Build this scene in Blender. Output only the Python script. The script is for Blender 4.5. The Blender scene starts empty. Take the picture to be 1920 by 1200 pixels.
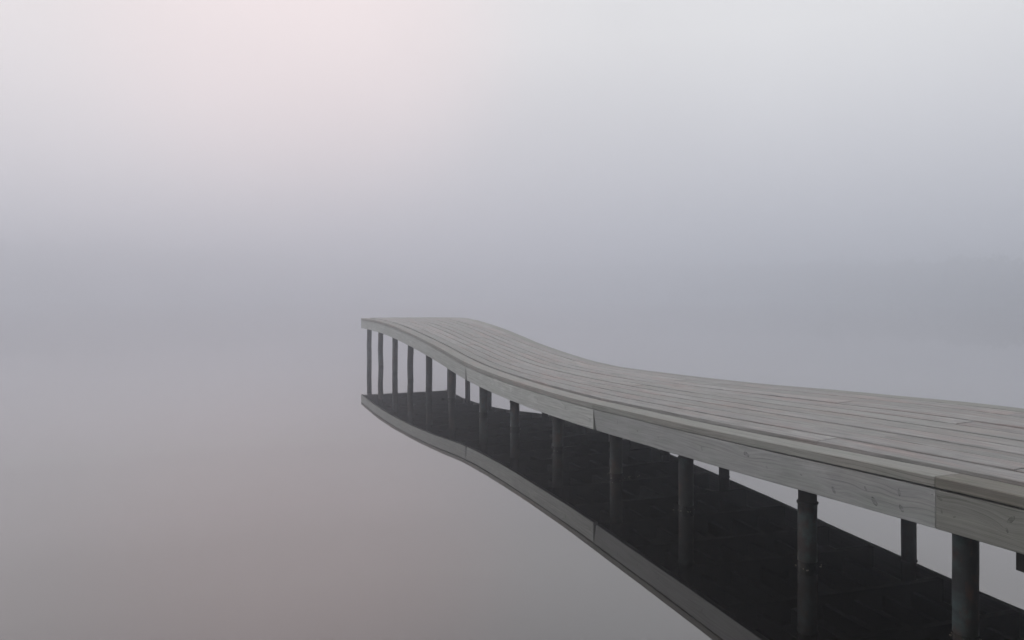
import bpy, bmesh, math, random
from mathutils import Vector, Matrix
random.seed(7)
C = bpy.context.scene.collection
sc = bpy.context.scene

# ------------------------------------------------------------------ camera, world, sun, exposure
HC = 1.5                      # camera height above the water
F = 1400.0                    # focal length in photo pixels (photo is 1920 px wide)
YH = 550.0                    # horizon row in the photo
cam_d = bpy.data.cameras.new("camera")
cam = bpy.data.objects.new("camera", cam_d); C.objects.link(cam)
cam.location = (0, 0, HC); cam.rotation_euler = (math.radians(90), 0, 0)
cam_d.sensor_width = 36.0; cam_d.lens = 36.0 * F / 1920.0
cam_d.shift_y = -(600.0 - YH) / 1920.0
cam_d.clip_start = 0.05; cam_d.clip_end = 3000
sc.camera = cam

SUN_EL, SUN_AZ = math.radians(46), math.radians(-108)      # azimuth from +Y towards +X
world = bpy.data.worlds.new("World"); sc.world = world; world.use_nodes = True
wt = world.node_tree; wt.nodes.clear()
def wn(t, **k):
    n = wt.nodes.new(t)
    for a, b in k.items(): setattr(n, a, b)
    return n
wout = wn('ShaderNodeOutputWorld')
wtc = wn('ShaderNodeTexCoord')
wsep = wn('ShaderNodeSeparateXYZ'); wt.links.new(wtc.outputs['Generated'], wsep.inputs[0])
ramp = wn('ShaderNodeValToRGB'); wt.links.new(wsep.outputs['Z'], ramp.inputs[0])
cr = ramp.color_ramp
SKY = [(0.0, (0.585, 0.595, 0.685)), (0.12, (0.80, 0.785, 0.82)), (0.32, (1.11, 1.09, 1.07)), (0.6, (1.10, 1.09, 1.10)), (1.0, (1.05, 1.06, 1.10))]
cr.elements[0].position = SKY[0][0]; cr.elements[0].color = (*SKY[0][1], 1)
cr.elements[1].position = SKY[-1][0]; cr.elements[1].color = (*SKY[-1][1], 1)
for p, c in SKY[1:-1]:
    e = cr.elements.new(p); e.color = (*c, 1)
# warm pink veil of dawn light in the fog cloud, up and to the left
def veil(direction, width, col, amount, src):
    d = Vector(direction).normalized()
    dot = wn('ShaderNodeVectorMath', operation='DOT_PRODUCT'); dot.inputs[1].default_value = d
    wt.links.new(wtc.outputs['Generated'], dot.inputs[0])
    mr = wn('ShaderNodeMapRange', interpolation_type='SMOOTHSTEP')
    mr.inputs['From Min'].default_value = math.cos(math.radians(width)); mr.inputs['From Max'].default_value = 1.0
    mr.inputs['To Min'].default_value = 0; mr.inputs['To Max'].default_value = amount
    wt.links.new(dot.outputs['Value'], mr.inputs['Value'])
    mx = wn('ShaderNodeMix', data_type='RGBA'); mx.inputs[7].default_value = (*col, 1)
    wt.links.new(mr.outputs[0], mx.inputs[0]); wt.links.new(src, mx.inputs[6])
    return mx.outputs[2]
sky = veil((-0.52, 1, 0.52), 33, (1.32, 1.17, 1.13), 0.62, ramp.outputs[0])
sky = veil((-0.28, 1, 0.34), 17, (1.42, 1.08, 1.03), 0.42, sky)
# soft uneven cloud
wnz = wn('ShaderNodeTexNoise'); wnz.inputs['Scale'].default_value = 2.2; wnz.inputs['Detail'].default_value = 2
wt.links.new(wtc.outputs['Generated'], wnz.inputs['Vector'])
wmr = wn('ShaderNodeMapRange'); wmr.inputs['To Min'].default_value = 0.93; wmr.inputs['To Max'].default_value = 1.07
wmr.inputs['From Min'].default_value = 0.3; wmr.inputs['From Max'].default_value = 0.7
wt.links.new(wnz.outputs['Fac'], wmr.inputs['Value'])
wsc = wn('ShaderNodeVectorMath', operation='SCALE'); wt.links.new(sky, wsc.inputs[0]); wt.links.new(wmr.outputs[0], wsc.inputs['Scale'])
bg1 = wn('ShaderNodeBackground'); wt.links.new(wsc.outputs[0], bg1.inputs[0]); bg1.inputs[1].default_value = 0.74
nis = wn('ShaderNodeTexSky', sky_type='NISHITA'); nis.sun_disc = False; nis.sun_elevation = SUN_EL; nis.sun_rotation = SUN_AZ
nis.dust_density = 5
bg2 = wn('ShaderNodeBackground'); wt.links.new(nis.outputs[0], bg2.inputs[0]); bg2.inputs[1].default_value = 0.01
wadd = wn('ShaderNodeAddShader'); wt.links.new(bg1.outputs[0], wadd.inputs[0]); wt.links.new(bg2.outputs[0], wadd.inputs[1])
wt.links.new(wadd.outputs[0], wout.inputs['Surface'])

sun_d = bpy.data.lights.new("sun", 'SUN'); sun_d.energy = 0.5; sun_d.angle = math.radians(40); sun_d.color = (1.0, 0.93, 0.88)
sun = bpy.data.objects.new("sun", sun_d); C.objects.link(sun)
sd = Vector((math.sin(SUN_AZ) * math.cos(SUN_EL), math.cos(SUN_AZ) * math.cos(SUN_EL), math.sin(SUN_EL)))
sun.rotation_euler = sd.to_track_quat('Z', 'Y').to_euler(); sun.location = (0, 0, 30)

sc.view_settings.view_transform = 'Standard'; sc.view_settings.look = 'None'
sc.view_settings.exposure = 0.0; sc.view_settings.gamma = 1.0
sc.render.engine = 'CYCLES'
sc.cycles.max_bounces = 10; sc.cycles.volume_bounces = 6; sc.cycles.diffuse_bounces = 3; sc.cycles.glossy_bounces = 4
sc.cycles.caustics_reflective = False; sc.cycles.caustics_refractive = False
sc.cycles.use_denoising = True
sc.cycles.sample_clamp_indirect = 4.0

# ------------------------------------------------------------------ materials
def mat(name):
    m = bpy.data.materials.new(name); m.use_nodes = True; m.node_tree.nodes.clear(); return m, m.node_tree
class NT:
    def __init__(s, nt): s.nt = nt
    def n(s, t, **k):
        x = s.nt.nodes.new(t)
        for a, b in k.items(): setattr(x, a, b)
        return x
    def set(s, sock, v):
        if hasattr(v, 'is_output') or isinstance(v, bpy.types.NodeSocket): s.nt.links.new(v, sock)
        else: sock.default_value = v
    def m(s, op, a, b=None, c=None, clamp=False):
        x = s.n('ShaderNodeMath', operation=op, use_clamp=clamp)
        s.set(x.inputs[0], a)
        if b is not None: s.set(x.inputs[1], b)
        if c is not None: s.set(x.inputs[2], c)
        return x.outputs[0]
    def vec(s, x, y, z=0.0):
        v = s.n('ShaderNodeCombineXYZ'); s.set(v.inputs[0], x); s.set(v.inputs[1], y); s.set(v.inputs[2], z); return v.outputs[0]
    def noise(s, v, scale=1.0, detail=3.0, rough=0.5):
        x = s.n('ShaderNodeTexNoise'); s.set(x.inputs['Vector'], v); x.inputs['Scale'].default_value = scale
        x.inputs['Detail'].default_value = detail; x.inputs['Roughness'].default_value = rough; return x.outputs['Fac']
    def mr(s, v, a, b, c=0.0, d=1.0, smooth=True):
        x = s.n('ShaderNodeMapRange', interpolation_type='SMOOTHSTEP' if smooth else 'LINEAR'); s.set(x.inputs['Value'], v)
        for k, q in (('From Min', a), ('From Max', b), ('To Min', c), ('To Max', d)): s.set(x.inputs[k], q)
        return x.outputs[0]
    def mix(s, f, a, b, blend='MIX'):
        x = s.n('ShaderNodeMix', data_type='RGBA', blend_type=blend); s.set(x.inputs[0], f)
        for k, q in ((6, a), (7, b)):
            s.set(x.inputs[k], (*q, 1) if isinstance(q, tuple) and len(q) == 3 else q)
        return x.outputs[2]
    def principled(s, col, rough=0.8, spec=0.3, bump=None, bd=0.002, bs=0.5):
        p = s.n('ShaderNodeBsdfPrincipled'); s.set(p.inputs['Base Color'], (*col, 1) if isinstance(col, tuple) and len(col) == 3 else col)
        s.set(p.inputs['Roughness'], rough); p.inputs['Specular IOR Level'].default_value = spec
        if bump is not None:
            b = s.n('ShaderNodeBump'); b.inputs['Distance'].default_value = bd; b.inputs['Strength'].default_value = bs
            s.set(b.inputs['Height'], bump); s.nt.links.new(b.outputs[0], p.inputs['Normal'])
        o = s.n('ShaderNodeOutputMaterial'); s.nt.links.new(p.outputs[0], o.inputs['Surface']); return p

# weathered pine. UV = (metres along the pier, metres across the board); attribute "rnd" is one tone number per board.
def wood(name, base, dark, pink, green, knots=(), pinkness=0.5, greenness=0.3, knot_density=0.35, contrast=1.0, tone_amp=.22):
    m, nt = mat(name); t = NT(nt)
    uv = t.n('ShaderNodeUVMap', uv_map='UVMap').outputs[0]
    sp = t.n('ShaderNodeSeparateXYZ'); t.set(sp.inputs[0], uv); u, v = sp.outputs[0], sp.outputs[1]
    rnd = t.n('ShaderNodeAttribute', attribute_name='rnd').outputs['Fac']
    off = t.m('MULTIPLY', rnd, 37.0)
    # the grain height field: rings bulge around knots
    field = v
    kmask = None; kring = None
    for (ks, kv, kr, ka) in knots:
        du = t.m('SUBTRACT', u, ks); dv = t.m('SUBTRACT', v, kv)
        ca, sa = math.cos(ka), math.sin(ka)
        x = t.m('ADD', t.m('MULTIPLY', du, ca), t.m('MULTIPLY', dv, sa))
        y = t.m('SUBTRACT', t.m('MULTIPLY', dv, ca), t.m('MULTIPLY', du, sa))
        y = t.m('MULTIPLY', y, 2.3)
        r2 = t.m('ADD', t.m('MULTIPLY', x, x), t.m('MULTIPLY', y, y))
        rg = t.m('ADD', t.m('MULTIPLY', t.m('MULTIPLY', du, du), .16), t.m('MULTIPLY', t.m('MULTIPLY', dv, dv), 1.2))
        g = t.m('EXPONENT', t.m('MULTIPLY', rg, -1.0 / (kr * 1.5) ** 2))
        field = t.m('ADD', field, t.m('MULTIPLY', g, kr * 0.8))
        kr = kr * .78
        r = t.m('ADD', t.m('SQRT', r2), t.m('MULTIPLY', t.m('SUBTRACT', t.noise(t.vec(t.m('MULTIPLY', u, 30.0), t.m('MULTIPLY', v, 60.0)), 1.0, 2.0), .5), kr * 1.1))
        core = t.mr(r, kr * 0.55, kr * 1.05, 1.0, 0.0)
        rim = t.m('MULTIPLY', t.mr(r, kr * 0.75, kr * 0.95, 0.0, 1.0), t.mr(r, kr * 0.95, kr * 1.2, 1.0, 0.0))
        kmask = core if kmask is None else t.m('MAXIMUM', kmask, core)
        kring = rim if kring is None else t.m('MAXIMUM', kring, rim)
    # scattered knots everywhere
    vo = t.n('ShaderNodeTexVoronoi'); t.set(vo.inputs['Vector'], t.vec(t.m('ADD', t.m('MULTIPLY', u, 2.1), off), t.m('ADD', t.m('MULTIPLY', v, 7.0), off)))
    vo.inputs['Scale'].default_value = 1.0
    vc = t.n('ShaderNodeSeparateColor'); t.set(vc.inputs[0], vo.outputs['Color'])
    pick = t.m('LESS_THAN', vc.outputs[0], knot_density)
    kd = vo.outputs['Distance']
    size = t.mr(vc.outputs[1], 0, 1, 0.025, 0.085, False)
    kn = t.m('MULTIPLY', pick, t.mr(kd, t.m('MULTIPLY', size, 0.5), size, 1.0, 0.0))
    halo = t.m('MULTIPLY', pick, t.m('EXPONENT', t.m('MULTIPLY', t.m('MULTIPLY', kd, kd), -22.0)))
    field = t.m('ADD', field, t.m('MULTIPLY', halo, 0.035))
    # slow wander of the grain along the board
    wander = t.noise(t.vec(t.m('ADD', t.m('MULTIPLY', u, 1.1), off), t.m('MULTIPLY', v, 3.0), off), 1.0, 2.0)
    field = t.m('ADD', field, t.m('MULTIPLY', wander, 0.07))
    rings = t.noise(t.vec(t.m('MULTIPLY', u, 0.9), t.m('MULTIPLY', field, 95.0), off), 1.0, 3.0, 0.6)
    fine = t.noise(t.vec(t.m('MULTIPLY', u, 9.0), t.m('MULTIPLY', v, 620.0), off), 1.0, 2.0, 0.6)
    cracks = t.noise(t.vec(t.m('MULTIPLY', u, 2.6), t.m('MULTIPLY', field, 210.0), t.m('ADD', off, 9.0)), 1.0, 2.0, 0.5)
    blot = t.noise(t.vec(t.m('ADD', t.m('MULTIPLY', u, 1.7), off), t.m('MULTIPLY', v, 9.0), off), 1.0, 4.0, 0.6)
    blot2 = t.noise(t.vec(t.m('ADD', t.m('MULTIPLY', u, 3.1), off), t.m('MULTIPLY', v, 12.0), t.m('ADD', off, 4.0)), 1.0, 3.0, 0.6)
    blot3 = t.noise(t.vec(t.m('MULTIPLY', u, 7.0), t.m('MULTIPLY', v, 22.0), t.m('ADD', off, 14.0)), 1.0, 4.0, 0.65)
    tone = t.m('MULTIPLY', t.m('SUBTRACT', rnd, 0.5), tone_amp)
    streak = t.noise(t.vec(t.m('ADD', t.m('MULTIPLY', u, 3.5), off), t.m('MULTIPLY', field, 70.0), t.m('ADD', off, 21.0)), 1.0, 4.0, .7)
    col = t.mix(t.m('MULTIPLY', t.mr(blot, 0.45, 0.68), pinkness), base, pink)
    col = t.mix(t.m('MULTIPLY', t.mr(blot2, 0.45, 0.7), greenness), col, green)
    pr = t.mr(t.m('FRACT', t.m('MULTIPLY', rnd, 7.31)), 0.5, 1.0, 0.0, 0.35)
    col = t.mix(pr, col, green)
    k = contrast
    val = t.m('ADD', t.m('ADD', 1.0, tone), t.m('MULTIPLY', t.m('SUBTRACT', rings, 0.5), 0.55 * k))
    val = t.m('ADD', val, t.m('MULTIPLY', t.m('SUBTRACT', fine, 0.5), 0.30 * k))
    val = t.m('ADD', val, t.m('MULTIPLY', t.m('SUBTRACT', blot3, 0.5), 0.45 * k))
    val = t.m('ADD', val, t.m('MULTIPLY', t.m('SUBTRACT', streak, 0.5), 0.9 * k))
    bleach = t.mr(t.noise(t.vec(t.m('ADD', t.m('MULTIPLY', u, 2.0), 5.0), t.m('MULTIPLY', v, 5.0), off), 1.0, 4.0, 0.6), 0.60, 0.74, 0.0, 0.22)
    val = t.m('ADD', val, bleach)
    hsv = t.n('ShaderNodeVectorMath', operation='SCALE'); t.set(hsv.inputs[0], col); t.set(hsv.inputs['Scale'], val); col = hsv.outputs[0]
    col = t.mix(t.m('MULTIPLY', t.mr(cracks, 0.60, 0.72), 0.55 * k), col, dark)
    # sharper lines of late wood
    late = t.m('ABSOLUTE', t.m('SUBTRACT', t.m('FRACT', t.m('MULTIPLY', field, 46.0)), 0.5))
    lines = t.m('MULTIPLY', t.mr(late, 0.0, 0.10, 1.0, 0.0), t.mr(blot, 0.40, 0.60, 0.05, 0.48))
    col = t.mix(lines, col, dark)
    col = t.mix(t.m('MULTIPLY', kn, 0.62), col, dark)
    if kmask is not None:
        kn2 = t.noise(t.vec(t.m('MULTIPLY', u, 55.0), t.m('MULTIPLY', v, 90.0)), 1.0, 3.0, .7)
        col = t.mix(t.m('MULTIPLY', kmask, t.mr(kn2, .3, .7, .15, .65)), col, dark)
        col = t.mix(t.m('MULTIPLY', kring, t.mr(kn2, .35, .6, .1, 1.0)), col, (0.02, 0.021, 0.02))
    h = t.m('ADD', t.m('MULTIPLY', rings, 0.6), t.m('MULTIPLY', fine, 0.5))
    h = t.m('SUBTRACT', h, t.m('MULTIPLY', kn, 0.4))
    rough = t.mr(blot3, 0.3, 0.7, 0.60, 0.85)
    t.principled(col, rough, 0.35, h, 0.0022, 0.6)
    return m

def P(*v): return tuple(v)
M = {}

# ------------------------------------------------------------------ pier geometry
A, B = 2.022, 540.3
TH = math.atan2(B, F)
SN, CS = math.sin(TH), math.cos(TH)
W = 1.32 * HC
# heights (units of camera height) of the seam between edge board and side board, along the pier
NEAR = [(-5, .47), (0, .47), (1.2, .468), (2.0, .454), (2.27, .446), (2.47, .437), (2.73, .426), (2.95, .415), (3.37, .399), (3.68, .388), (4.04, .377),
        (4.38, .366), (4.74, .358), (5.1, .356), (5.42, .355), (5.67, .357), (5.95, .362), (6.23, .370), (6.45, .378),
        (6.69, .391), (6.94, .407), (7.22, .432), (7.52, .458), (7.84, .482), (8.19, .506), (8.59, .532), (9.05, .557), (9.68, .587),
        (10.3, .602), (10.82, .607), (11.3, .606), (11.8, .600)]
def far_from_silhouette():
    sil = [(863,595.5),(876.7,596.7),(900,601.7),(930,610.8),(960,622),(1015,645.5),(1065,662.5),(1115,677.5),(1165,688.7),(1215,695),(1320,707.5),(1440,720.5),(1565,730.7),(1690,742.5),(1815,753),(1920,765)]
    w = W / HC; out = []
    for x, y in sil:
        q = (x - 960 + B) / (A + w / CS); D = F / q
        s = (D - w * SN) / CS
        out.append((s, 1 - (y - YH) / q))
    out = sorted(out)
    return [(-5, out[0][1] + .02), (0.5, out[0][1] + .02)] + out + [(11.8, .628)]
FAR = far_from_silhouette()
def smooth_interp(tab):
    xs = [a for a, b in tab]; ys = [b for a, b in tab]
    def raw(x):
        if x <= xs[0]: return ys[0]
        if x >= xs[-1]: return ys[-1]
        for i in range(len(xs) - 1):
            if xs[i] <= x <= xs[i + 1]:
                f = (x - xs[i]) / (xs[i + 1] - xs[i]); return ys[i] + f * (ys[i + 1] - ys[i])
    def f(x):
        e = 0.16; k = [raw(x + d * e) for d in (-1.5, -1, -.5, 0, .5, 1, 1.5)]
        # keep the very end from sagging
        return (k[0] + 2 * k[1] + 3 * k[2] + 4 * k[3] + 3 * k[4] + 2 * k[5] + k[6]) / 16
    return f
near_h, far_h = smooth_interp(NEAR), smooth_interp(FAR)
EDGE_T = 0.034 * HC          # edge board thickness
SIDE_H = 0.113 * HC          # side board height
RAISE = 0.008                # deck planks stand proud of the edge boards
def top_z(s, n):             # top of the edge boards; s,n in metres
    a = near_h(s / HC) + 0.034; b = far_h(s / HC) - RAISE * 0.3 / HC
    f = min(max(n / W, 0), 1)
    return (a * (1 - f) + b * f) * HC
def XY(s, n):
    s_, n_ = s, n
    return (A * HC - SN * s_ + CS * n_, CS * s_ + SN * n_)
S0, S1 = -7.0, 11.79 * HC

def s_at_px(x, n=0.0):       # position along the pier of a photo column, on the vertical plane at offset n
    q = (x - 960 + B) / (A + n / HC / CS); D = F / q
    return (D - n / HC * SN) / CS * HC

class MB:
    def __init__(s): s.v = []; s.f = []; s.uv = []; s.r = []
    def strip(s, s0, s1, n0, n1, zt, zb, rnd, bev=0.003, step=0.12, endtilt=(0, 0), base=None, vert=False):
        """board swept along the pier; cross-section a box (n0..n1) x (zb..zt offsets from top_z) with small chamfers"""
        N = max(2, int((s1 - s0) / step)); rows = []
        prof = [(n0, zb + bev), (n0, zt - bev), (n0 + bev, zt), (n1 - bev, zt), (n1, zt - bev), (n1, zb + bev), (n1 - bev, zb), (n0 + bev, zb)]
        per = [0]
        for i in range(8):
            a, b = prof[i], prof[(i + 1) % 8]; per.append(per[-1] + math.hypot(a[0] - b[0], a[1] - b[1]))
        ph = rnd * 6.28
        for i in range(N + 1):
            ss = s0 + (s1 - s0) * i / N; ids = []
            wob = 0.0012 * math.sin(ss * 1.7 + ph * 5) + 0.0008 * math.sin(ss * 4.1 + ph * 9)
            wz = 0.0016 * math.sin(ss * 1.3 + ph * 7)
            for (n, z) in prof:
                sv = ss
                if i == 0: sv += endtilt[0] * (zt - z)
                if i == N: sv += endtilt[1] * (zt - z)
                nn = n + wob; base_n = nn if base is None else base
                x, y = XY(sv, nn); s.v.append((x, y, top_z(sv, base_n) + z + wz)); ids.append(len(s.v) - 1)
            rows.append((ss, ids))
        for i in range(N):
            a, b = rows[i], rows[i + 1]
            for k in range(8):
                k2 = (k + 1) % 8
                s.f.append((a[1][k], a[1][k2], b[1][k2], b[1][k]))
                s.uv.append(((a[0], per[k]), (a[0], per[k + 1]), (b[0], per[k + 1]), (b[0], per[k]))); s.r.append(rnd)
        for (ss, ids), rev in ((rows[0], True), (rows[-1], False)):
            q = list(ids) if not rev else list(reversed(ids))
            s.f.append(tuple(q)); s.uv.append(tuple((ss + (s.v[j][2] - s.v[ids[0]][2]) * .2, (s.v[j][0] - s.v[ids[0]][0])) for j in q)); s.r.append(rnd)
    def box(s, c, ax, ay, az, rnd=0.5, bev=0.0):
        c = Vector(c); ax, ay, az = Vector(ax), Vector(ay), Vector(az)
        L, Wd, H = ax.length, ay.length, az.length; b = len(s.v)
        for dx, dy, dz in [(-1,-1,-1),(1,-1,-1),(1,1,-1),(-1,1,-1),(-1,-1,1),(1,-1,1),(1,1,1),(-1,1,1)]:
            s.v.append(tuple(c + ax * dx + ay * dy + az * dz))
        for f, (p, q) in (((0,3,2,1),(Wd,L)),((4,5,6,7),(L,Wd)),((0,1,5,4),(L,H)),((2,3,7,6),(L,H)),((1,2,6,5),(Wd,H)),((3,0,4,7),(Wd,H))):
            s.f.append(tuple(b + i for i in f)); s.uv.append(((0,0),(2*p,0),(2*p,2*q),(0,2*q))); s.r.append(rnd)
    def build(s, name, m, parent=None, smooth=False):
        me = bpy.data.meshes.new(name); me.from_pydata(s.v, [], s.f)
        ul = me.uv_layers.new(name='UVMap'); k = 0
        for q in s.uv:
            for c in q: ul.data[k].uv = c; k += 1
        at = me.attributes.new('rnd', 'FLOAT', 'FACE')
        for i, r in enumerate(s.r): at.data[i].value = r
        me.materials.append(m); me.update()
        if smooth:
            for p in me.polygons: p.use_smooth = True
        o = bpy.data.objects.new(name, me); C.objects.link(o)
        if parent: o.parent = parent
        return o

# knots on the side board, traced from the photograph: (photo x, photo y, radius m, tilt)
def side_uv(x, y):
    s = s_at_px(x); q = (x - 960 + B) / A; z = (1 - (y - YH) / q) * HC
    top = (near_h(s / HC)) * HC
    return s, (SIDE_H - (top - z))           # UV v is measured upward from the bottom chamfer
KN = [(1234,822,.014,.9),(1316,843,.014,1.1),(1400,853,.030,.2),(1438,877,.010,.8),(1502,891,.010,.3),(1563,920,.022,.9),(1623,917,.014,.9),
      (1640,942,.028,.9),(1686,924,.020,1.4),(1690,954,.022,1.0),(1762,935,.016,.6),(1766,960,.010,1.4),(1790,970,.009,-.4),(1888,995,.012,1.2),(1896,975,.022,-.8),
      (1106,788,.020,1.4),(1158,793,.014,1.4),(1195,810,.012,1.3),(1008,750,.012,1.4),(1060,765,.018,1.5),(1748,928,.006,0),(1454,857,.005,0)]
knots = []
for x, y, r, a in KN:
    s_, v_ = side_uv(x, y); knots.append((s_, v_, r, a))

M['deck'] = wood('weathered_deck_pine', P(.285,.278,.273), P(.055,.055,.05), P(.345,.268,.250), P(.205,.217,.200), pinkness=.6, greenness=.45, knot_density=.16, contrast=1.35, tone_amp=.34)
M['edge'] = wood('weathered_edge_pine', P(.250,.246,.232), P(.05,.052,.045), P(.285,.240,.218), P(.210,.226,.198), pinkness=.4, greenness=.5, knot_density=.22)
M['side'] = wood('weathered_side_pine', P(.335,.340,.340), P(.085,.092,.092), P(.335,.325,.305), P(.265,.290,.265), knots=knots, pinkness=.3, greenness=.5, knot_density=.20, contrast=.85)
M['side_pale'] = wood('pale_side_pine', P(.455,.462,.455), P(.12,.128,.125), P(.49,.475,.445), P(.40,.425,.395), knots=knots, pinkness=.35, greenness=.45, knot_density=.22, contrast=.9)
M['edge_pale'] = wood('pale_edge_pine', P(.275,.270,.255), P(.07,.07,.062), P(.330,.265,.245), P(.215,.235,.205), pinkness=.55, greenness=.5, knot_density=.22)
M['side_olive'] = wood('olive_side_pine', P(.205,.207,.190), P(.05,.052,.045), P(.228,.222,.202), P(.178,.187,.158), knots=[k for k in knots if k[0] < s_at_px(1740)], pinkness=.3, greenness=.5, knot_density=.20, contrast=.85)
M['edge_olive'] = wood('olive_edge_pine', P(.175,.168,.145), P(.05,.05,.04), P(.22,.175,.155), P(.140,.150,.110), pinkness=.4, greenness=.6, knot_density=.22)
def plain(name, c1, c2, scale=6, rough=.8, spec=.3, bump=True, metallic=0):
    m, nt = mat(name); t = NT(nt)
    tc = t.n('ShaderNodeTexCoord').outputs['Object']
    nz = t.noise(tc, scale, 5, .6)
    p = t.principled(t.mix(t.mr(nz, .35, .65), c1, c2), rough, spec, nz if bump else None, .004, .5)
    p.inputs['Metallic'].default_value = metallic
    return m
M['beam'] = plain('dark_underdeck_timber', P(.010,.009,.008), P(.018,.016,.014), 9)  # dark timber, its tone lowered further to deepen the shade under the deck
# rusty green-grey steel pipe with streaks down its length
def pipe_mat():
    m, nt = mat('rusty_painted_steel'); t = NT(nt)
    tc = t.n('ShaderNodeTexCoord').outputs['Object']; sp = t.n('ShaderNodeSeparateXYZ'); t.set(sp.inputs[0], tc)
    info = t.n('ShaderNodeObjectInfo').outputs['Random']
    v = t.vec(t.m('ADD', t.m('MULTIPLY', sp.outputs[0], 30.0), t.m('MULTIPLY', info, 40.0)), t.m('MULTIPLY', sp.outputs[1], 30.0), t.m('MULTIPLY', sp.outputs[2], 5.0))
    a = t.noise(v, 1.0, 5, .65)
    b = t.noise(tc, 60.0, 4, .7)
    c = t.noise(t.vec(t.m('MULTIPLY', info, 50.0), 0.0, t.m('MULTIPLY', sp.outputs[2], 3.0)), 1.0, 3, .5)
    col = t.mix(t.mr(a, .45, .62), P(.008,.009,.009), P(.014,.016,.016))
    col = t.mix(t.mr(b, .5, .7, 0, .6), col, P(.008,.008,.008))
    col = t.mix(t.mr(c, .5, .62, 0, .6), col, P(.028,.016,.011))
    te = t.mr(t.noise(t.vec(t.m('MULTIPLY', sp.outputs[0], 5.0), t.m('MULTIPLY', info, 70.0), t.m('MULTIPLY', sp.outputs[2], 3.2)), 1.0, 5, .65), .46, .60)
    col = t.mix(t.m('MULTIPLY', te, .85), col, P(.048, .074, .078))
    rs = t.mr(t.noise(t.vec(t.m('MULTIPLY', sp.outputs[0], 12.0), t.m('MULTIPLY', sp.outputs[1], 12.0), t.m('ADD', t.m('MULTIPLY', sp.outputs[2], 6.0), t.m('MULTIPLY', info, 30.0))), 1.0, 6, .7), .50, .62)
    col = t.mix(t.m('MULTIPLY', rs, .8), col, P(.056, .024, .013))
    wet = t.mr(sp.outputs[2], .03, .10, 1.0, 0.0)
    col = t.mix(t.m('MULTIPLY', wet, .7), col, P(.010, .012, .009))
    t.principled(col, t.m('SUBTRACT', .62, t.m('MULTIPLY', wet, .35)), .4, b, .002, .5)
    return m
M['pipe'] = pipe_mat()

pier = bpy.data.objects.new('pier', None); C.objects.link(pier)
pier.location = (*XY(S1 * .4, W / 2), 0)
pier['label'] = 'weathered grey wooden pier rising in a wave towards its far end on thin pipe legs'
pier['category'] = 'pier'
PINV = Matrix.Translation(-Vector(pier.location))
def child(o):
    o.parent = pier; o.matrix_parent_inverse = PINV.copy(); return o

# deck planks (one part): ten rows, butt joints where the photo shows them
EDGE_W = 0.150
deck = MB()
n_a, n_b = EDGE_W + 0.034, W - EDGE_W - 0.010
ROWS = 10; pitch = (n_b - n_a) / ROWS; gap = 0.024
def row_joints(i):
    n = n_a + (i + .5) * pitch
    base = {0: [(1552, 0)], 2: [(1668, 0)], 1: [(1925, 0)], 5: [(1180, 0)], 7: [(1585, 0)], 3: [(1040, 0)]}
    pts = [s_at_px(x, n) for x, _ in base.get(i, [])]
    rr = random.Random(i * 13 + 5)
    cur = pts[0] if pts else rr.uniform(2.5, 6.0)
    L = [cur]; c = cur
    while c > S0: c -= rr.uniform(3.4, 4.4); L.append(c)
    c = cur
    while c < S1 - 1.0: c += rr.uniform(3.6, 4.8); L.append(c)
    return sorted(x for x in L if S0 + .5 < x < S1 - .9)
for i in range(ROWS):
    a = n_a + i * pitch; cuts = [S0] + row_joints(i) + [S1 + random.uniform(-.006, .006)]
    g0 = gap * random.uniform(.55, 1.3)
    for k in range(len(cuts) - 1):
        dz = random.uniform(-.0018, .0018)
        rnd = min(1, max(0, random.uniform(0, .5) + .5 * min(1, max(0, ((cuts[k] + cuts[k + 1]) / 2 - 1.5) / 9))))  # random tone, with near-end shade put in: nearer boards darker
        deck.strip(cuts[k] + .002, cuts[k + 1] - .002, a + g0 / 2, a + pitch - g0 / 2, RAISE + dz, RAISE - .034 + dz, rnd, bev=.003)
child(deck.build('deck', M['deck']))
dark_sheet = MB(); dark_sheet.strip(S0, S1 - .06, .046, W - .048, RAISE - .0375, RAISE - .058, .5, bev=.002)  # added dark sheet: makes the plank gaps and underside read as shade
child(dark_sheet.build('underdeck_shade_sheet', M['beam']))

JX = [1754.5, 1112.5, 873.0]
js = [s_at_px(x) for x in JX]
def board_run(name, n0, n1, zt, zb, cuts, m, base, tilts=None, bev=.004, rn=None):
    for k in range(len(cuts) - 1):
        b = MB(); tl = tilts[k] if tilts else (0, 0)
        b.strip(cuts[k] + .0018, cuts[k + 1] - .0018, n0, n1, zt, zb, (rn[k] if rn else random.random()), bev=bev, endtilt=tl, base=base)
        child(b.build(name, m[k] if isinstance(m, list) else m))
# near side: edge board (outer face 4 mm proud), side board below it
cuts = [S0, -3.0, .6] + js + [S1]
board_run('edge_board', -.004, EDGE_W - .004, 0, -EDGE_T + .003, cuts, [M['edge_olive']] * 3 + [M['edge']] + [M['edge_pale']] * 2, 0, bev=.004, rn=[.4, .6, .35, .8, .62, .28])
# the gaps at two joints open downwards, as the boards bend
tilts = [(0, 0), (0, 0), (0, 0), (0, -.0), (.075, 0), (.06, 0)]
board_run('side_board', 0, .042, -EDGE_T - .003, -EDGE_T - SIDE_H, cuts, [M['side_olive']] * 3 + [M['side']] + [M['side_pale']] * 2, 0, tilts=[(0,0),(0,0),(0,0),(0,-.30),(0,-.26),(0,0)], bev=.003, rn=[.4,.7,.72,.30,.52,.25])
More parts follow.
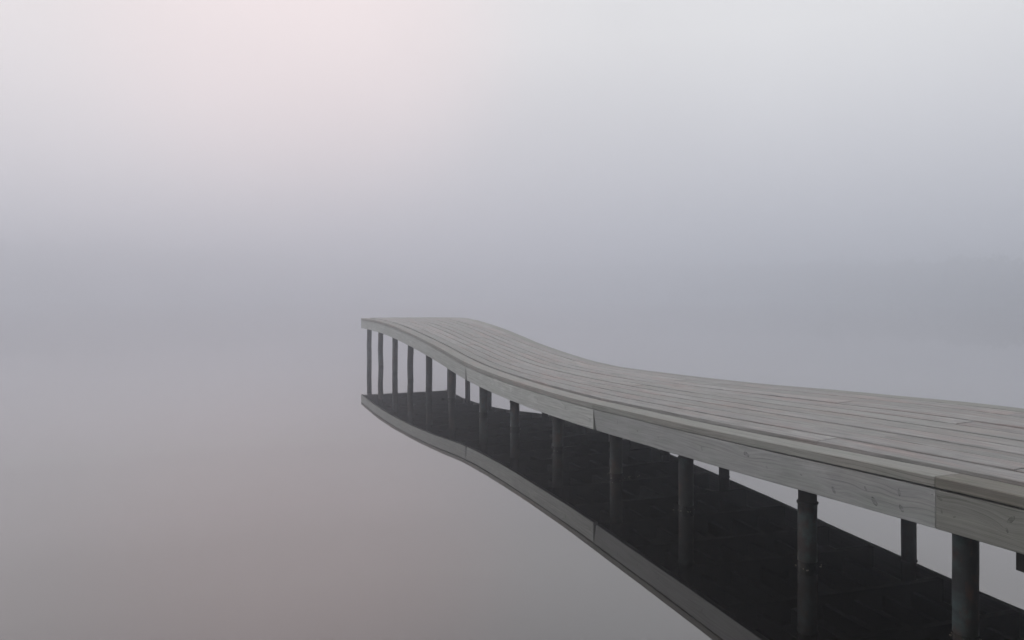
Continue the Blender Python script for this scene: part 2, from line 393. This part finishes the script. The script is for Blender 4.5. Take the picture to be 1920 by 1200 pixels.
# far side
cutf = [S0, -2.4, 1.9, 6.1, 10.2, 14.3, S1]
board_run('edge_board', W - EDGE_W, W, RAISE * .3, -EDGE_T + RAISE * .3, cutf, M['edge'], W)
board_run('side_board', W - .044, W - .004, -EDGE_T + RAISE * .3 - .005, -EDGE_T - SIDE_H, cutf, M['side'], W)
# closing board across the far end
def cross(name, s, th, z_t, z_b, n0, n1, m, rnd=.5):
    mb = MB(); N = 6; rows = []
    for i in range(N + 1):
        n = n0 + (n1 - n0) * i / N; ids = []
        for ds, z in ((-th / 2, z_b), (th / 2, z_b), (th / 2, z_t), (-th / 2, z_t)):
            x, y = XY(s + ds, n); mb.v.append((x, y, top_z(s, n) + z)); ids.append(len(mb.v) - 1)
        rows.append(ids)
    for i in range(N):
        for k in range(4):
            k2 = (k + 1) % 4
            mb.f.append((rows[i][k], rows[i + 1][k], rows[i + 1][k2], rows[i][k2]))
            mb.uv.append(((n0 + (n1 - n0) * i / N, k * .1), (n0 + (n1 - n0) * (i + 1) / N, k * .1), (n0 + (n1 - n0) * (i + 1) / N, k * .1 + .1), (n0 + (n1 - n0) * i / N, k * .1 + .1))); mb.r.append(rnd)
    mb.f.append(tuple(reversed(rows[0]))); mb.uv.append(((0, 0), (.1, 0), (.1, .1), (0, .1))); mb.r.append(rnd)
    mb.f.append(tuple(rows[-1])); mb.uv.append(((0, 0), (.1, 0), (.1, .1), (0, .1))); mb.r.append(rnd)
    return child(mb.build(name, m))
cross('end_board', S1 - .03, .04, RAISE - .040, -EDGE_T - SIDE_H + .01, .045, W - .048, M['side'], .4)

# legs: (position along the pier in camera heights, photo-measured); kinks = sideways shift at heights above the water
front = [(11.72, [(0,.0),(.35,-.006),(.7,.0)]), (10.86, [(0,.003),(.35,-.006),(.7,.003)]), (9.96, []), (9.12, [(0,.0),(.25,-.007),(.45,.0),(.7,.008)]),
         (8.30, [(0,0),(.3,.004)]), (7.45, [(0,-.004),(.3,.002)]), (6.55, []), (5.84, []), (5.08, []), (4.32, []), (3.66, []), (2.89, []), (2.265, []), (1.62, []), (.9, []), (.2, []), (-.6, []), (-1.6, []), (-2.6, [])]
back = [11.3, 10.42, 9.55, 8.65, 7.8, 7.0, 6.27, 5.55, 4.84, 4.10, 3.41, 2.68, 1.95, 1.2, .45, -.35, -1.3, -2.3]
R = 0.051
def leg(s, n, ztop, kinks, r=R, seed=0):
    x0, y0 = XY(s, n); rr = random.Random(seed)
    vs, fs = [], []; SEG = 28
    lx, ly = rr.uniform(-.006, .006), rr.uniform(-.006, .006)
    zc = ztop - {12: .205, 11: .29}.get(seed, .18 + rr.uniform(0, .10))       # weld collar where the pipe meets its sleeve
    zs = [-1.4, -.6, -.02]
    k = 0.0
    while k < ztop: zs.append(k); k += .06
    zs += [zc - .012, zc - .008, zc, zc + .006, ztop]
    zs = sorted(set(zs))
    def kx(z):
        if not kinks: return 0
        if z <= kinks[0][0]: return kinks[0][1]
        for (a, b), (c, d) in zip(kinks, kinks[1:]):
            if a <= z <= c: return b + (d - b) * (z - a) / (c - a)
        return kinks[-1][1]
    for z in zs:
        rad = r + (.006 if (zc - .009 < z < zc + .001) else 0) - (0.002 if z > zc + .001 else 0)
        cx = x0 + kx(z) + lx * z; cy = y0 + ly * z
        for q in range(SEG):
            a = 2 * math.pi * q / SEG
            rj = rad * (1 + .012 * math.sin(3 * a + z * 9 + seed) + .008 * math.sin(5 * a - z * 23))
            vs.append((cx + rj * math.cos(a), cy + rj * math.sin(a), z))
    for i in range(len(zs) - 1):
        for q in range(SEG):
            q2 = (q + 1) % SEG; fs.append((i * SEG + q, i * SEG + q2, (i + 1) * SEG + q2, (i + 1) * SEG + q))
    fs.append(tuple(range(SEG))[::-1]); fs.append(tuple((len(zs) - 1) * SEG + q for q in range(SEG)))
    vs = [(a - x0, b - y0, c) for a, b, c in vs]
    me = bpy.data.meshes.new('leg'); me.from_pydata(vs, [], fs); me.materials.append(M['pipe']); me.materials.append(M['beam'])
    for p in me.polygons:
        p.use_smooth = len(p.vertices) == 4
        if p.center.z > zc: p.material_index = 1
    o = bpy.data.objects.new('leg', me); C.objects.link(o); o.location = (x0, y0, 0)
    child(o); return o
N_F, N_B = .108 * HC, W - .112 * HC
for i, (s, kk) in enumerate(front):
    s *= HC; s = min(s, S1 - .09)
    leg(s, N_F, top_z(s, N_F) + RAISE - .034 - .012, kk, seed=i)
for i, s in enumerate(back):
    s *= HC; leg(s, N_B, top_z(s, N_B) + RAISE - .034 - .012, [], seed=40 + i)
# bits of reed and bark caught on the water round the legs
rr = random.Random(5); vs, fs = [], []
for s, cnt, spread in ((4.32, 12, .16), (3.66, 7, .03), (2.89, 8, .03), (2.265, 8, .03), (5.08, 4, .03), (5.84, 4, .02), (6.55, 4, .02), (7.45, 4, .02)):
    x0, y0 = XY(s * HC, N_F)
    for k in range(cnt):
        a = rr.uniform(0, 6.28); r = R + .006 + abs(rr.gauss(0, spread * .5)); x, y = x0 + r * math.cos(a), y0 + r * math.sin(a)
        L, w, b2 = rr.uniform(.002, .007), rr.uniform(.0008, .002), rr.uniform(0, 3.14); c_, s_ = math.cos(b2), math.sin(b2); b = len(vs)
        for z in (.0008, .0035):
            for p_, q_ in ((-L, -w), (L, -w), (L, w), (-L, w)): vs.append((x + p_ * c_ - q_ * s_, y + p_ * s_ + q_ * c_, z))
        fs += [(b, b + 3, b + 2, b + 1), (b + 4, b + 5, b + 6, b + 7)] + [(b + i, b + (i + 1) % 4, b + 4 + (i + 1) % 4, b + 4 + i) for i in range(4)]
me = bpy.data.meshes.new('floating_debris'); me.from_pydata(vs, [], fs)
M['bits'] = plain('dry_reed_bits', P(.16,.13,.10), P(.30,.27,.23), 40); me.materials.append(M['bits'])
o = bpy.data.objects.new('floating_debris', me); C.objects.link(o); o['kind'] = 'stuff'
o['label'] = 'tiny pale bits floating on the water round the pier legs'; o['category'] = 'debris'
# bearers under the deck: joists along the pier and cross beams at the legs
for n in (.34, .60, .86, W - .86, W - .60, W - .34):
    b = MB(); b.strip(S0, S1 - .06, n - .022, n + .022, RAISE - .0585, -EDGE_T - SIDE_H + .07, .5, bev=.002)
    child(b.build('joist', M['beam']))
for i, (s, kk) in enumerate(front):
    s = min(s * HC, S1 - .09) + .075
    if s > S1 - .06: s = S1 - .11 - .06
    low = {2: -.012, 12: -.0, }.get(i, .012)
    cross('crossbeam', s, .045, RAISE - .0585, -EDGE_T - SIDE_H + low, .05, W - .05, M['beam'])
for i in range(len(front) - 1):  # extra dark beams between the legs, added to hide the lit deck underside
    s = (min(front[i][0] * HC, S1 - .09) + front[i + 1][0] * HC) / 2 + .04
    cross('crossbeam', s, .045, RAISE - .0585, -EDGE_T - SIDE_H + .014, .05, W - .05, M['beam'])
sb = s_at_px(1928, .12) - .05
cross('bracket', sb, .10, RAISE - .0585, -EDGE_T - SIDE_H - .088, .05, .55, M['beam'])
# ------------------------------------------------------------------ water
def water_mat():
    m, nt = mat('still_dark_lake_water'); t = NT(nt)
    lw = t.n('ShaderNodeLayerWeight'); lw.inputs['Blend'].default_value = 0.5
    fac = t.n('ShaderNodeValToRGB'); t.set(fac.inputs[0], lw.outputs['Facing'])
    r = fac.color_ramp; r.elements[0].position = 0; r.elements[0].color = (.05,)*3 + (1,)
    r.elements[1].position = 1; r.elements[1].color = (1,)*3 + (1,)
    for p, c in ((.4, .17), (.58, .28), (.70, .40), (.80, .55), (.90, .79)):
        e = r.elements.new(p); e.color = (c, c, c, 1)
    geo = t.n('ShaderNodeNewGeometry').outputs['Position']
    n1 = t.noise(geo, .35, 2, .5); n2 = t.noise(geo, 2.2, 2, .5)
    h = t.m('ADD', n1, t.m('MULTIPLY', n2, .12))
    bp = t.n('ShaderNodeBump'); bp.inputs['Distance'].default_value = .0035; bp.inputs['Strength'].default_value = .35; t.set(bp.inputs['Height'], h)
    g = t.n('ShaderNodeBsdfGlossy'); g.inputs['Roughness'].default_value = 0.012; g.inputs['Color'].default_value = (.955, .94, .935, 1)
    nt.links.new(bp.outputs[0], g.inputs['Normal'])
    d = t.n('ShaderNodeBsdfDiffuse'); d.inputs['Color'].default_value = (.0035, .0032, .0028, 1)
    mx = t.n('ShaderNodeMixShader'); t.set(mx.inputs[0], fac.outputs[0]); nt.links.new(d.outputs[0], mx.inputs[1]); nt.links.new(g.outputs[0], mx.inputs[2])
    o = t.n('ShaderNodeOutputMaterial'); nt.links.new(mx.outputs[0], o.inputs['Surface'])
    return m
def flat(name, pts, m, kind='structure'):
    me = bpy.data.meshes.new(name); me.from_pydata(pts, [], [tuple(range(len(pts)))]); me.materials.append(m)
    o = bpy.data.objects.new(name, me); C.objects.link(o); o['kind'] = kind; return o
RX = 420.0
flat('lake_water', [(-RX, -30, 0), (RX, -30, 0), (RX, 2 * RX, 0), (-RX, 2 * RX, 0)], water_mat())

# ------------------------------------------------------------------ far shore: low bank and a wood standing in the fog
M['bank'] = plain('grassy_bank_soil', P(.05,.055,.03), P(.09,.08,.05), .6)
M['needles'] = plain('conifer_needles', P(.030,.045,.028), P(.055,.070,.040), 2.0, bump=False)
M['bark'] = plain('conifer_bark', P(.07,.055,.045), P(.13,.11,.09), 8)
def shore_r(deg):            # distance of the far shore by bearing (0 = straight ahead, + = right)
    t = [(-60, 205), (-42, 205), (-34, 205), (-20, 235), (-8, 260), (8, 240), (18, 205), (26, 182), (31, 162), (36, 143), (45, 134), (60, 130)]
    for (a, b), (c, d) in zip(t, t[1:]):
        if a <= deg <= c: return b + (d - b) * (deg - a) / (c - a)
    return t[0][1] if deg < -60 else t[-1][1]
vs, fs = [], []
K = 120; prof = [(-2.0, -.4), (0, .05), (1.5, .45), (6, .8), (14, 1.2), (30, 1.6)]
for i in range(K + 1):
    dg = -58 + 116 * i / K; r0 = shore_r(dg) + 1.4 * math.sin(i * 1.3) + 2.2 * math.sin(i * .41)
    for dr, z in prof:
        a = math.radians(dg); r = r0 + dr; vs.append((r * math.sin(a), r * math.cos(a), z + (.12 * math.sin(i * 2.1 + dr) if z > 0.1 else 0)))
n = len(prof)
for i in range(K):
    for k in range(n - 1): fs.append((i * n + k, (i + 1) * n + k, (i + 1) * n + k + 1, i * n + k + 1))
me = bpy.data.meshes.new('far_shore'); me.from_pydata(vs, [], fs); me.materials.append(M['bank'])
o = bpy.data.objects.new('far_shore', me); C.objects.link(o); o['kind'] = 'structure'

def conifer(vs, fs, x, y, z0, h, rr, wfac=.17):
    """spiky spruce crown: whorls of drooping branch blades of uneven length"""
    nw = max(9, int(h * 2.0)); base = .10 * h
    for i in range(nw):
        f = i / nw; z = z0 + base + (h - base) * f; rad = wfac * h * (1 - f) ** .85 * rr.uniform(.75, 1.15) + .06
        nb = 7 if f < .7 else 5; a0 = rr.uniform(0, 6.28)
        for k in range(nb):
            a = a0 + 6.283 * k / nb + rr.uniform(-.25, .25); L = rad * rr.uniform(.65, 1.15); w = L * .30 + .05
            ca, sa = math.cos(a), math.sin(a); dr = L * rr.uniform(.25, .5); b = len(vs)
            zz = z + rr.uniform(-.1, .1)
            vs += [(x, y, zz + .16 * L), (x + ca * L * .55 - sa * w, y + sa * L * .55 + ca * w, zz - dr * .35), (x + ca * L, y + sa * L, zz - dr), (x + ca * L * .55 + sa * w, y + sa * L * .55 - ca * w, zz - dr * .35), (x + ca * L * .5, y + sa * L * .5, zz - dr * .9)]
            fs += [(b, b + 1, b + 2), (b, b + 2, b + 3), (b + 1, b + 4, b + 2), (b + 2, b + 4, b + 3)]
    b = len(vs); vs += [(x - .06, y, z0 + h * .9), (x + .06, y, z0 + h * .9), (x, y + .06, z0 + h * .9), (x, y, z0 + h * 1.03)]
    fs += [(b, b + 1, b + 3), (b + 1, b + 2, b + 3), (b + 2, b, b + 3)]
def broadleaf(vs, fs, x, y, z0, h, rr):
    lobes = [(rr.uniform(-.14, .14) * h, rr.uniform(-.14, .14) * h, rr.uniform(.42, .84) * h, rr.uniform(.10, .17) * h) for _ in range(8)] + [(0, 0, .55 * h, .2 * h)]
    for lx, ly, lz, lr in lobes:
        for _ in range(16):
            d = Vector((rr.gauss(0, 1), rr.gauss(0, 1), rr.gauss(0, 1))).normalized() * lr * rr.uniform(.6, 1)
            c = Vector((x + lx, y + ly, z0 + lz)) + d; a = Vector((rr.gauss(0, 1), rr.gauss(0, 1), rr.gauss(0, 1))).normalized(); b_ = a.orthogonal().normalized()
            q = .045 * h * rr.uniform(.7, 1.4); b = len(vs); vs += [tuple(c + a * q), tuple(c + b_ * q * .7), tuple(c - a * q), tuple(c - b_ * q * .7)]; fs.append((b, b + 1, b + 2, b + 3))
def trunk(vs, fs, x, y, z0, h):
    b = len(vs); r0 = .014 * h + .04
    for z, r in ((z0 - .3, r0 * 1.2), (z0 + h * .5, r0 * .6), (z0 + h * .97, .02)):
        for k in range(6): a = k * math.pi / 3; vs.append((x + r * math.cos(a), y + r * math.sin(a), z))
    for i in range(2):
        for k in range(6): fs.append((b + i * 6 + k, b + i * 6 + (k + 1) % 6, b + i * 6 + 6 + (k + 1) % 6, b + i * 6 + 6 + k))
def tree_h(dg):              # tree height that gives the photo's skyline
    r = shore_r(dg) + 3
    t = [(-60, 462), (-35, 462), (-25, 466), (-15, 478), (-5, 488), (10, 492), (20, 492), (28, 490), (35, 486), (60, 480)]
    y = 490
    for (a, b), (c, d) in zip(t, t[1:]):
        if a <= dg <= c: y = b + (d - b) * (dg - a) / (c - a)
    return (YH - y) / F * r + HC - .6
rr = random.Random(3); vs, fs, tv, tf = [], [], [], []
dg = -56.0
while dg < 56:
    r0 = shore_r(dg)
    for lay in range(3):
        d2 = dg + rr.uniform(-.25, .25); r = r0 + 2.5 + lay * 3.2 + rr.uniform(-1, 1.5); a = math.radians(d2)
        hh = tree_h(d2) * rr.choice((.80, .86, .90, .93, .95, .97, 1.0, 1.05)) * (1 + .05 * math.sin(dg * 2.3) + .03 * math.sin(dg * 6.1)) * (1 + .02 * lay)
        if rr.random() < .28: conifer(vs, fs, r * math.sin(a), r * math.cos(a), .6 + .05 * lay, hh, rr, rr.uniform(.26, .42))
        else: broadleaf(vs, fs, r * math.sin(a), r * math.cos(a), .6 + .05 * lay, hh * .97, rr)
        trunk(tv, tf, r * math.sin(a), r * math.cos(a), .6, hh)
    dg += rr.uniform(.30, .65) * 100 / r0
nv = len(vs); vs += tv; nf = len(fs); fs += [tuple(i + nv for i in f) for f in tf]
me = bpy.data.meshes.new('far_wood'); me.from_pydata(vs, [], fs); me.materials.append(M['needles']); me.materials.append(M['bark'])
for i, p in enumerate(me.polygons): p.material_index = 1 if i >= nf else 0
o = bpy.data.objects.new('far_wood', me); C.objects.link(o); o['kind'] = 'stuff'
o['label'] = 'faint mixed wood along the far shore, almost lost in fog'; o['category'] = 'woodland'
for (px, ytop, name, lab) in ((1452, 473, 'spruce_tree', 'leftmost taller spruce top standing out faintly above the right-hand treeline'),
                              (1580, 464, 'spruce_tree', 'tall thin spruce top in the middle of the right-hand treeline'),
                              (1872, 470, 'spruce_tree', 'darkest spruce top near the right edge of the foggy treeline')):
    dg = math.degrees(math.atan((px - 960) / F)); r = shore_r(dg) + 1.6; a = math.radians(dg)
    D = r * math.cos(a); h = (YH - ytop) / F * D + HC - .5; x, y = r * math.sin(a), r * math.cos(a)
    e = bpy.data.objects.new(name, None); C.objects.link(e); e.location = (x, y, .5); e['label'] = lab; e['category'] = 'tree'; e['group'] = 'spruces standing above the treeline'
    for nm, fn, mm in (('crown', lambda v, f: conifer(v, f, 0, 0, 0, h, rr, .2), M['needles']), ('trunk', lambda v, f: trunk(v, f, 0, 0, 0, h), M['bark'])):
        v, f = [], []; fn(v, f); me = bpy.data.meshes.new(nm); me.from_pydata(v, [], f); me.materials.append(mm)
        c = bpy.data.objects.new(nm, me); C.objects.link(c); c.parent = e

# unseen wood added behind and right of the camera to shade the pier's near end
rr = random.Random(11); vs, fs = [], []
path = [(-34, -14), (-20, -11), (-8, -9.5), (0, -9.5), (8, -9), (15, -6), (20, 0), (26, 7), (36, 14), (50, 20)]
for (xa, ya), (xb, yb) in zip(path, path[1:]):
    L = math.hypot(xb - xa, yb - ya); k = int(L / .8)
    for j in range(k):
        f = j / k
        for lay in range(2):
            x = xa + (xb - xa) * f + rr.uniform(-.5, .5) + lay * 1.2; y = ya + (yb - ya) * f - lay * 2.4 + rr.uniform(-.6, .6); h = rr.uniform(8.5, 12.5)
            conifer(vs, fs, x, y, .5, h, rr, .20)
            trunk(vs, fs, x, y, .5, h)
me = bpy.data.meshes.new('added_shade_trees'); me.from_pydata(vs, [], fs); me.materials.append(M['needles'])
o = bpy.data.objects.new('added_shade_trees', me); C.objects.link(o); o['kind'] = 'stuff'
o['label'] = 'unseen conifers added behind the camera to shade the near end of the pier'; o['category'] = 'woodland'

# near shore behind the camera, where the pier begins
vs, fs = [], []
for i in range(41):
    x = -60 + 3 * i; y0 = -6.5 + .6 * math.sin(i * .9)
    for dy, z in ((0, -.5), (-1.2, .1), (-3, .45), (-6, .62), (-20, .9)): vs.append((x, y0 + dy, z))
for i in range(40):
    for k in range(4): fs.append((i * 5 + k, i * 5 + k + 1, (i + 1) * 5 + k + 1, (i + 1) * 5 + k))
me = bpy.data.meshes.new('near_shore'); me.from_pydata(vs, [], fs); me.materials.append(M['bank'])
o = bpy.data.objects.new('near_shore', me); C.objects.link(o); o['kind'] = 'structure'

# ------------------------------------------------------------------ haze
SIGMA, ALB, ANI, TOP = 0.0205, 0.962, 0.87, 15.5
m, nt = mat('lake_fog')
pv = nt.nodes.new('ShaderNodeVolumePrincipled'); pv.inputs['Color'].default_value = (ALB - .029, ALB - .007, min(1, ALB + .034), 1)
pv.inputs['Density'].default_value = SIGMA; pv.inputs['Anisotropy'].default_value = ANI
mo = nt.nodes.new('ShaderNodeOutputMaterial'); nt.links.new(pv.outputs[0], mo.inputs['Volume'])
hb = bpy.data.meshes.new('haze')
x0, x1, y0, y1, z0, z1 = -RX - 8, RX + 8, -38, 2 * RX + 8, -2.6, TOP
hb.from_pydata([(x0,y0,z0),(x1,y0,z0),(x1,y1,z0),(x0,y1,z0),(x0,y0,z1),(x1,y0,z1),(x1,y1,z1),(x0,y1,z1)], [],
               [(0,3,2,1),(4,5,6,7),(0,1,5,4),(1,2,6,5),(2,3,7,6),(3,0,4,7)])
hb.materials.append(m)
ho = bpy.data.objects.new('haze', hb); C.objects.link(ho); ho['kind'] = 'stuff'; ho['label'] = 'dense pale dawn fog over the lake'; ho['category'] = 'fog'
